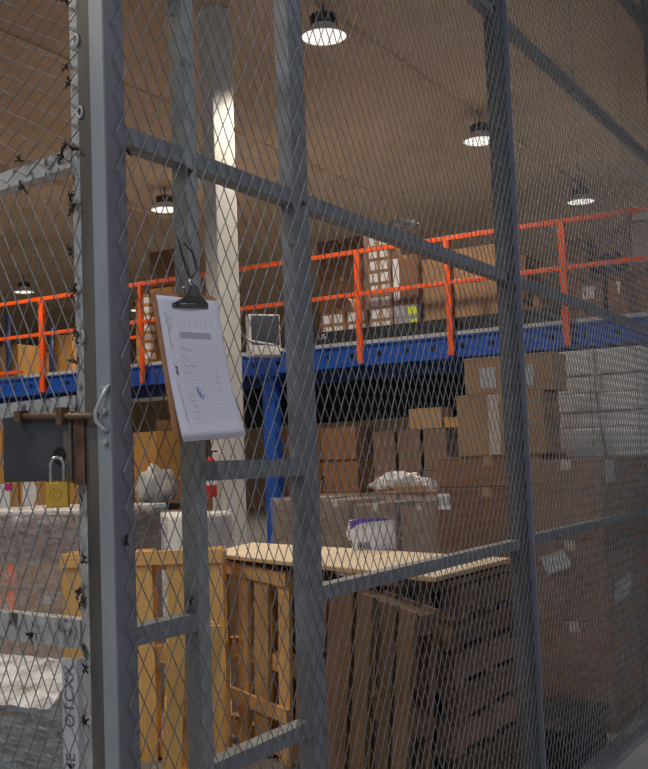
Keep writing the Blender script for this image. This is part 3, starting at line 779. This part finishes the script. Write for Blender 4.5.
ya, yb = on(0, MX+.1, 316, 335).y, on(0, MX+.1, 500, 320).y
tb = MB().box(MX+.08, MX+.10, 3.6, 7.3, DZ, DZ+.17).build('toe_board', M['black'], mz)
text_part('US', .09, 'wlabel', tb, (MX+.078, on(0, MX+.08, 322, 337).y, on(0, MX+.08, 322, 337).z), (0,-1,0), (0,0,1))

# stock on the mezzanine
XM = 12.05
def mrow(prefix, X, x0, x1, tops, bottom, m_, dep=.4, labels=(), z0=None, tape='ctape'):
    for k in range(len(tops)-1): pass
# small white-labelled cartons
lab2 = (('x', .08, .42, .15, .85, 'wlabel'), ('x', .55, .90, .15, .85, 'wlabel'))
H1 = .185
def ystack(label, xl, xr, n, h, X=XM, m_='kraft_l', labels=lab2, d=.35, z0=DZ+.002, order=0, **kw):
    ya, yb = on(0, X, xr, 300).y, on(0, X, xl, 300).y
    for k in range(n):
        nm = (ORD[k]+' from below' if 0 < k < n-1 else ('topmost' if k else 'lowest')) if n > 1 else ''
        carton((nm+' '+label).strip(), X, X+d, ya+.004, yb-.004, z0+k*h+.001, z0+(k+1)*h, m_=m_, labels=labels, **kw)
    return z0+n*h
ystack('small white-labelled carton on the mezzanine, left of the first rail post', 321, 344, 3, .155, tape=None)
ystack('small white-labelled carton on the mezzanine, behind the first rail post', 346, 367, 3, .155, tape=None)
ystack('small white-labelled carton of the tall column on the mezzanine', 369, 392, 9, .155, tape=None)
zt_ = ystack('grey carton with yellow label on the mezzanine', 393, 417, 3, .155, m_='grey_c', labels=(('x', .62, .98, .2, .8, 'ylabel'),), tape=None)
pcarton('dark brown carton on top of the grey yellow-labelled cartons', XM, (393, 255, 418, 293), .35, z0=zt_+.001, m_='kraft_d', labels=(('x', .0, .25, .1, .95, 'wlabel'),))
y_0, y_1, a_, b_ = yz(XM+.55, 318, 216, 364, 300)
for k in range(3):
    carton('%s dark brown carton of the rear stack behind the first rail post' % ('lowest', 'middle', 'topmost')[k], XM+.55, XM+1.1, y_0, y_1, DZ+k*.52+.002, DZ+(k+1)*.52-.003, m_='kraft_d')
tag(MB().add([p for a in [math.pi*k/8 for k in range(9)] for p in ((XM+.05, on(0,XM,341,290).y+.14*math.cos(a), DZ+.47+.20*math.sin(a)), (XM+.3, on(0,XM,341,290).y+.14*math.cos(a), DZ+.47+.20*math.sin(a)))],
    [(2*k, 2*k+1, 2*k+3, 2*k+2) for k in range(8)]).build('kraft_sheet', M['kraft_l']), 'arched kraft paper sheet on the small white-labelled cartons', 'paper')
crumple('film_hood', (XM+.3, on(0, XM+.3, 400, 225).y, DZ+1.40), .20, 'film_g', 'dark crumpled film hood on the tall carton column', 'film', 12, (.7,1.2,.6))
pcarton('large plain carton on the mezzanine left of the second rail post', XM+.1, (423, 258, 452, 330), .6, z0=DZ+.002, m_='kraft_l', tape=None)
pcarton('large plain carton on the mezzanine right of the second rail post', XM+.1, (454, 246, 503, 330), .6, z0=DZ+.002, m_='kraft_l', tape=None)
pcarton('brown carton on the mezzanine beside the tan bottle', XM+.15, (510, 256, 527, 320), .5, z0=DZ+.002, m_='kraft', tape=None)
cbt = on(0, XM+.2, 536, 283)
bt = empty('tan_bottle', (XM+.2, cbt.y, DZ+.28), 'upright tan bottle on a carton on the mezzanine', 'bottle')
zz = DZ+.281
MB().lathe([(.0,0),(.05,0),(.055,.02),(.055,.10),(.035,.13),(.045,.17),(.05,.22),(.03,.26),(.0,.265)], (XM+.2, cbt.y, zz), 16).build('body', M['tan'], bt)
MB().lathe([(.0,.262),(.026,.262),(.026,.29),(.0,.29)], (XM+.2, cbt.y, zz), 12).build('cap', M['tan'], bt)
carton('low dark carton on the mezzanine under the tan bottle', XM+.05, XM+.45, cbt.y-.20, cbt.y+.065, DZ+.002, DZ+.28, m_='kraft_d', tape=None)
zq = DZ
pcarton('grey-brown carton with pale label right of the third rail post', XM, (578, 274, 604, 330), .5, z0=DZ+.002, m_='kraft_g', tape=None, labels=(('x', .2, .68, .5, .75, 'glabel'),))
pcarton('wide brown carton with shiny tape at the right on the mezzanine', XM, (608, 270, 652, 330), .5, z0=DZ+.002, m_='kraft', tape=None, labels=(('x', .22, .30, .55, .8, 'wlabel'),))
pcarton('tall brown carton with white label at the right edge of the mezzanine', XM+.6, (631, 210, 675, 330), .5, z0=DZ+.002, m_='kraft_g', tape=None, labels=(('x', .06, .5, .55, .9, 'glabel'), ('x', .1, .6, .93, .99, 'wlabel')))
cq1 = on(0, XM+.65, 605, 262)
crumple('black_bag', (XM+.80, cq1.y, DZ+.62), .22, 'black', 'black plastic sack slumped on cartons behind the middle rail', 'bag', 21, (.8,.85,.75))
carton('dark carton under the black sack on the mezzanine', XM+.52, XM+1.1, cq1.y-.24, on(0, XM+.55, 592, 300).y, DZ+.002, DZ+.615, m_='kraft_d', tape=None)
pcarton('dark brown carton just right of the third rail post', XM+.55, (569, 238, 590, 330), .4, z0=DZ+.002, m_='kraft_d', tape=None)
# stock at the left of the mezzanine
for k, (xl, xr, yt, yb) in enumerate(((150, 178, 250, 286), (150, 178, 287, 320), (150, 180, 321, 356))):
    y_0, y_1, a_, b_ = yz(XM+.3, xl, yt, xr, yb)
    carton('%s brown carton of the stack behind the clipboard' % ('topmost', 'middle', 'lowest')[k], XM+.3, XM+.8, y_0, y_1, DZ+.002 if k == 2 else a_, b_, m_=('kraft_d', 'kraft_y', 'kraft_y')[k], tape=None)
for k in range(8):
    yy = on(0, XM+.1, 146, 300).y
    tag(MB().cbox(XM+.1, XM+.24, yy-.055, yy+.055, DZ+.001+k*.135, DZ+.10+k*.135, .02).build('white_roll', M['wlabel']),
        '%s small white bundle in the upright column left of the clipboard' % (ORD[k] if k < 7 else 'topmost'), 'bundle', 'white bundles')
    tag(MB().cbox(XM+.1, XM+.24, yy-.055, yy+.055, DZ+.10+k*.135+.0005, DZ+.136+k*.135, .004).build('spacer', M['kraft_y']),
        '%s tan spacer between the white bundles left of the clipboard' % (ORD[k] if k < 7 else 'topmost'), 'spacer', 'spacers')
for k, (xl, xr, yt) in enumerate(((55, 72, 335), (46, 54, 352), (0, 18, 345), (136, 143, 300))):
    pcarton('%s light carton on the mezzanine seen through the gate' % ('right', 'small middle', 'left', 'narrow')[k], XM+1.2, (xl, yt, xr, 380), .5, z0=DZ+.002, m_='kraft_y', tape=None)
for k, x in enumerate((8, 51)):
    c = on(0, XM+1.0, x, 330)
    tag(MB().tube([(XM+1.0, c.y, DZ+.002), (XM+1.0, c.y, on(0, XM+1, x, 315 if k == 0 else 328).z)], .04, 10).build('blue_roll', M['dblue']),
        'blue upright roll on the mezzanine, %s of the thick orange post' % ('left', 'right')[k], 'roll')

# column with extinguisher and device
cc = (on(0, 9.1, 208, 300)+on(0, 9.1, 238.5, 300))/2
colm = empty('column', (9.1, cc.y, 0), 'white square steel column behind the clipboard', 'column', rot=(0,0,math.radians(-24)))
s_ = .128
cm = MB(); cm.cbox(9.1-s_, 9.1+s_, cc.y-s_, cc.y+s_, 0, CZ, .01); cm.build('shaft', M['white'], colm)
cm = MB(); cm.box(9.1-.2, 9.1+.2, cc.y-.2, cc.y+.2, 0, .02); cm.build('base_plate', M['steel_d'], colm)
ce = on(0, 8.78, 211, 470)
fe = empty('fire_extinguisher', (8.80, ce.y+.02, on(0,8.8,211,497).z), 'red fire extinguisher hung on the white column', 'extinguisher')
ze = on(0,8.8,211,497).z
MB().lathe([(0,0),(.055,0),(.06,.02),(.06,.33),(.045,.37),(.02,.39),(.02,.41),(0,.41)], (8.80, ce.y+.02, ze), 18).build('cylinder', M['red'], fe)
MB().lathe([(.0,.41),(.022,.41),(.022,.45),(.0,.45)], (8.80, ce.y+.02, ze), 12).build('valve', M['black'], fe)
MB().box(8.78, 8.83, ce.y-.05, ce.y+.06, ze+.45, ze+.465).build('handle', M['black'], fe)
MB().lathe([(.0615,.12),(.0615,.24)], (8.80, ce.y+.02, ze), 18).build('label', M['wlabel'], fe)
XD = 11.06
y_0, y_1, a_, b_ = yz(XD, 251, 314, 279, 357)
dv = empty('alarm_unit', (XD, (y_0+y_1)/2, a_), 'pale grey unit with dark square face on the blue beam', 'device')
MB().cbox(XD, XD+.13, y_0, y_1, a_, b_, .012).build('housing', M['devgrey'], dv)
MB().box(XD-.004, XD, y_0+.015, y_1-.03, a_+.15, b_-.02).build('face_panel', M['panelface'], dv)
MB().cbox(XD-.03, XD, y_0+.02, y_1-.05, a_+.02, a_+.10, .008).build('control_strip', M['devgrey'], dv)
bx_ = Vector((math.cos(math.radians(52)), -math.sin(math.radians(52)), 0)); by_ = Vector((-bx_.y, bx_.x, 0)); ln_ = MX-.021-XD
MB().obox(Vector((XD, (y_0+y_1)/2, DZ-.022))+bx_*(ln_/2), bx_*ln_, by_*.05, (0,0,.04)).build('bracket', M['devgrey'], dv)
dv.rotation_euler = (0, 0, math.radians(52))
pts = [on(0, xx, *q) for xx, q in ((9.34,(235,318)), (9.6,(239,330)), (10.2,(243,336)), (10.7,(250,341)), (XD-.26,(262,343)), (XD-.17,(274,345)))]
tag(MB().tube(pts, .015, 8).build('cable', M['white']), 'white cable looping from the column to the grey unit', 'cable')

# ------------------------------------------------------------------ goods under the mezzanine
XU = 11.75
cu_ = empty('shadow_curtain', (XU+.32, 5.9, 2.0), 'black net curtain merged with the dark shadow below the blue beam', 'curtain')  # cloth stands for a net curtain and the shadow under the deck
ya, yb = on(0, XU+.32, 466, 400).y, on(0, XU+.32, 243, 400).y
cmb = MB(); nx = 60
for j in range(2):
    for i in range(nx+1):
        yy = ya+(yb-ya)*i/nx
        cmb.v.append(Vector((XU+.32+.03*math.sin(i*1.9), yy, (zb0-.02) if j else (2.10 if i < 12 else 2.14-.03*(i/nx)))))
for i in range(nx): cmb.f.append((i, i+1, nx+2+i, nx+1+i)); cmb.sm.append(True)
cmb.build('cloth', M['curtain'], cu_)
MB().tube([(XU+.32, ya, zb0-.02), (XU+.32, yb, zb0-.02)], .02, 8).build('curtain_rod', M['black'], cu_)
y_0, y_1, a_, b_ = yz(XU, 286, 428, 357, 500)
wA = (y_1-y_0)/2
for c in range(2):
    for k in range(5):
        carton('%s brown carton of the %s column under the mezzanine beside the blue upright' % (ORD[k] if k < 4 else 'topmost', ('right', 'left')[c]), XU+.02*(k % 2), XU+.5, y_0+c*wA+.005, y_0+(c+1)*wA-.005, k*(b_/5), (k+1)*b_/5-.003, m_='kraft', tape=None)
y_0, y_1, a_, b_ = yz(XU, 379, 430, 455, 500)
wA = (y_1-y_0)/3
for c in range(3):
    for k in range(4):
        carton('%s greyish carton of the %s column under the mezzanine behind the tray' % (ORD[k] if k < 3 else 'topmost', ('right', 'middle', 'left')[c]), XU-.2+.02*(k % 2), XU+.3, y_0+c*wA+.02, y_0+(c+1)*wA-.02, k*(b_/4), (k+1)*b_/4-.003, m_='kraft_g', tape=None)
y_2, y_3, _, b2 = yz(XU-.2, 408, 408, 441, 430)
carton('light carton lying on the greyish cartons below the black curtain', XU-.18, XU+.12, y_2, y_3, b_+.001, b2, m_='kraft_l', tape=None)
y_2, y_3, _, b2 = yz(XU-.2, 443, 417, 462, 430)
carton('small orange-brown carton beside the light carton below the black curtain', XU-.18, XU+.12, y_2, y_3, b_+.001, b2, m_='kraft_y', tape=None)
# left, seen between corner post and clipboard post and through the gate
def floorbox(label, X, rect, dep, m_, **k): return pcarton(label, X, rect, dep, z0=0, m_=m_, tape=None, **k)
floorbox('tall yellow-brown carton below the blue beam right of the corner post', 11.0, (134, 432, 157, 520), .5, 'kraft_y')
floorbox('tall dark carton behind the yellow-brown one below the clipboard', 11.6, (157, 420, 182, 520), .5, 'kraft_d')
floorbox('brown carton below the clipboard in front of the dark carton', 9.6, (158, 478, 186, 560), .5, 'kraft')
bY = on(0, 8.6, 150, 505)
bench = empty('dark_bench', (8.85, bY.y, 0), 'low dark bench below the clipboard carrying a grey sack', 'bench')
MB().cbox(8.6, 9.1, bY.y-.14, bY.y+.30, bY.z-.06, bY.z, .01).build('seat', M['black'], bench)
for (dx, dy) in ((.05,-.1),(.45,-.1),(.05,.26),(.45,.26)):
    MB().cbox(8.6+dx-.02, 8.6+dx+.02, bY.y+dy-.02, bY.y+dy+.02, 0, bY.z-.06, .004).build('leg', M['black'], bench)
crumple('grey_sack', (8.82, bY.y+.08, bY.z+.001), .20, 'greybag', 'grey plastic sack on the dark bench beside the corner post', 'bag', 31, (1,1,1.0))
y_0, y_1, a_, b_ = yz(7.0, 130, 516, 184, 560)
carton('low white wrapped bale behind the fresh pine pallet', 7.0, 7.7, y_0, y_1+.15, 0, b_, m_='foam', tape=None, name='wrapped_bale', cat='bale', round_=.03, flap=False, labels=(('x', .45, .70, .72, .95, 'glabel'),))
film('crinkled film on the low white bale behind the pine pallet', 6.985, 7.72, y_0-.015, y_1+.165, .01, b_+.012, 'film', .02, 30, 6)
for k, (xl, xr, yt) in enumerate(((-20, 18, 470), (20, 48, 478), (49, 80, 474))):
    floorbox('%s yellow-brown carton seen below the lock plate' % ('left', 'middle', 'right')[k], 9.0, (xl, yt, xr, 530), .6, 'kraft_y', labels=((('x', .0, .8, .55, .9, 'wlabel'),) if k == 0 else (('x', .1, .6, .80, .97, 'wlabel'),) if k == 1 else ()))
floorbox('tall yellow carton stack side at the left edge below the blue beam', 10.2, (-30, 418, 2, 520), .35, 'kraft_y')
floorbox('tall dark-brown carton behind the lock plate below the blue beam', 10.6, (2, 405, 30, 520), .5, 'kraft_d')
floorbox('tall brown carton behind the gate stile below the blue beam', 10.6, (31, 412, 75, 520), .5, 'kraft')
tag(MB().box(8.985, 8.993, on(0,8.99,11,487).y, on(0,8.99,5,487).y, on(0,8.99,8,490).z, on(0,8.99,8,484).z).build('magenta_tag', M['magenta']), 'small magenta tag on the white paper below the lock plate', 'tag')

# --- wrapped load with orange stickers through the gate
XL = 5.0
yR, yLft = on(0, XL, 80, 560).y, on(0, XL, -40, 560).y
zz_ = [.146, .46, on(0, XL, 40, 616).z, on(0, XL, 40, 588).z, on(0, XL, 40, 563).z, on(0, XL, 40, 540).z, on(0, XL, 40, 516).z]
zz_ = [.146, .40, on(0, XL, 40, 616).z, on(0, XL, 40, 589).z, on(0, XL, 40, 562).z, on(0, XL, 40, 538).z, on(0, XL, 40, 517).z]
pallet('wooden pallet under the film-wrapped load behind the gate', (XL+.40, (yR+yLft)/2, 0), (0,0,math.pi/2), yLft-yR, .8, 'wood', nb=7)
for k in range(6):
    for c in range(2):
        wA = (yLft-yR)/2
        st = ()
        cr = carton('%s carton in the %s column of the wrapped load behind the gate' % (ORD[k] if k < 5 else 'topmost', ('right', 'left')[c]), XL, XL+.8, yR+c*wA+.003, yR+(c+1)*wA-.003, zz_[k]+.001, zz_[k+1], m_='kraft_g' if k > 3 else 'kraft_l', tape=None,
               labels=((('x', .42, .58, .45, .75, 'glabel'),) if (c == 0 and k == 2) else ()))
        if c == 1 and k in (2, 3):
            hh = min(.075, (zz_[k+1]-zz_[k])*.42)
            for yy in (yR+wA+.06, yR+wA+.20):
                zc = (zz_[k]+zz_[k+1])/2
                MB().add([(XL-.003, yy+.05*math.cos(2*math.pi*q/18), zc+hh*math.sin(2*math.pi*q/18)) for q in range(18)], [tuple(range(18))]).build('round_sticker', M['ostick'], cr)
film('crinkled stretch film around the load with orange stickers', XL-.02, XL+.82, yR-.02, yLft+.02, .15, zz_[-1]+.012, 'film_h', .02, 36, 14)
tag(MB().cbox(XL-.03, XL+.83, yR-.03, yLft+.03, zz_[-1]+.013, zz_[-1]+.045, .01).build('top_sheet', M['film_w']), 'white plastic top sheet on the load with orange stickers', 'sheet')

# --- grey wrapped box nearest the gate, with corner board
XG = 2.9
sT = on(0, XG, 70, 657); zS = sT.z; yS = on(0, XG, 79, 700).y
zF = on(0, XG, 0, 704).z; yE = yS+1.0
gb = empty('wrapped_box', (XG+.17, (yS+yE)/2, 0), 'big grey film-wrapped box just inside the gate', 'box')
MB().cbox(XG+.01, XG+.34, yS+.01, yE, 0, zF-.03, .02).build('body', M['kraft_g'], gb)
yP = on(0, XG, 22, 740).y
MB().cbox(XG-.001, XG+.012, yP, yP+.4, .05, on(0, XG, 15, 714).z, .004).build('cardboard_patch', M['kraft_y'], gb)
mb = MB(); NX, NZ = 30, 24; r9 = random.Random(4)
def topz(f_, b_):      # f_ 0 at the corner board .. 1 left, b_ 0 front .. 1 back
    return zF + (zS-.012-zF)*max(0, 1-f_/.16)**1.6*(1-b_*.3) + .10*b_
for j in range(NZ+1):
    for i in range(NX+1):
        f_ = i/NX; s1 = j/NZ; yy = yS+f_*(yE-yS)
        if s1 < .5: p = Vector((XG-.012, yy, topz(f_, 0)*s1/.5)) + Vector((r9.uniform(-.004,.004), 0, 0))
        else:
            b_ = (s1-.5)/.5; p = Vector((XG-.012+b_*.37, yy, topz(f_, b_)+r9.uniform(-.004,.006)))
        mb.v.append(p)
for j in range(NZ):
    for i in range(NX): mb.f.append((j*(NX+1)+i, (j+1)*(NX+1)+i, (j+1)*(NX+1)+i+1, j*(NX+1)+i+1)); mb.sm.append(True)
h_ = NZ//2*NX
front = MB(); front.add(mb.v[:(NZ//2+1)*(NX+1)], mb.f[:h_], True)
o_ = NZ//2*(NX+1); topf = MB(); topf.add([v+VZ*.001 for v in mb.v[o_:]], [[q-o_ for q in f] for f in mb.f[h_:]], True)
front.build('film_cover', M['film_g'], gb); topf.build('lit_film_top', M['lit_film_top'], gb)  # one film: paler top colour stands for light falling on it
ysr = on(0, XG-.02, 78.5, 700).y; ysl = on(0, XG-.02, 63, 700).y
crn = MB().cbox(XG-.024, XG-.019, ysr, ysl, 0, zS, .001).build('corner_board', M['corner'], gb)
MB().cbox(XG-.019, XG+.05, ysr, ysr+.005, 0, zS, .001).build('corner_leg', M['corner'], crn)
text_part('ME     OTCXX', .062, 'ink', crn, (XG-.0255, (ysr+ysl)/2, on(0, XG, 70, 718).z), VZ, (0, 1, 0), off=.0002)
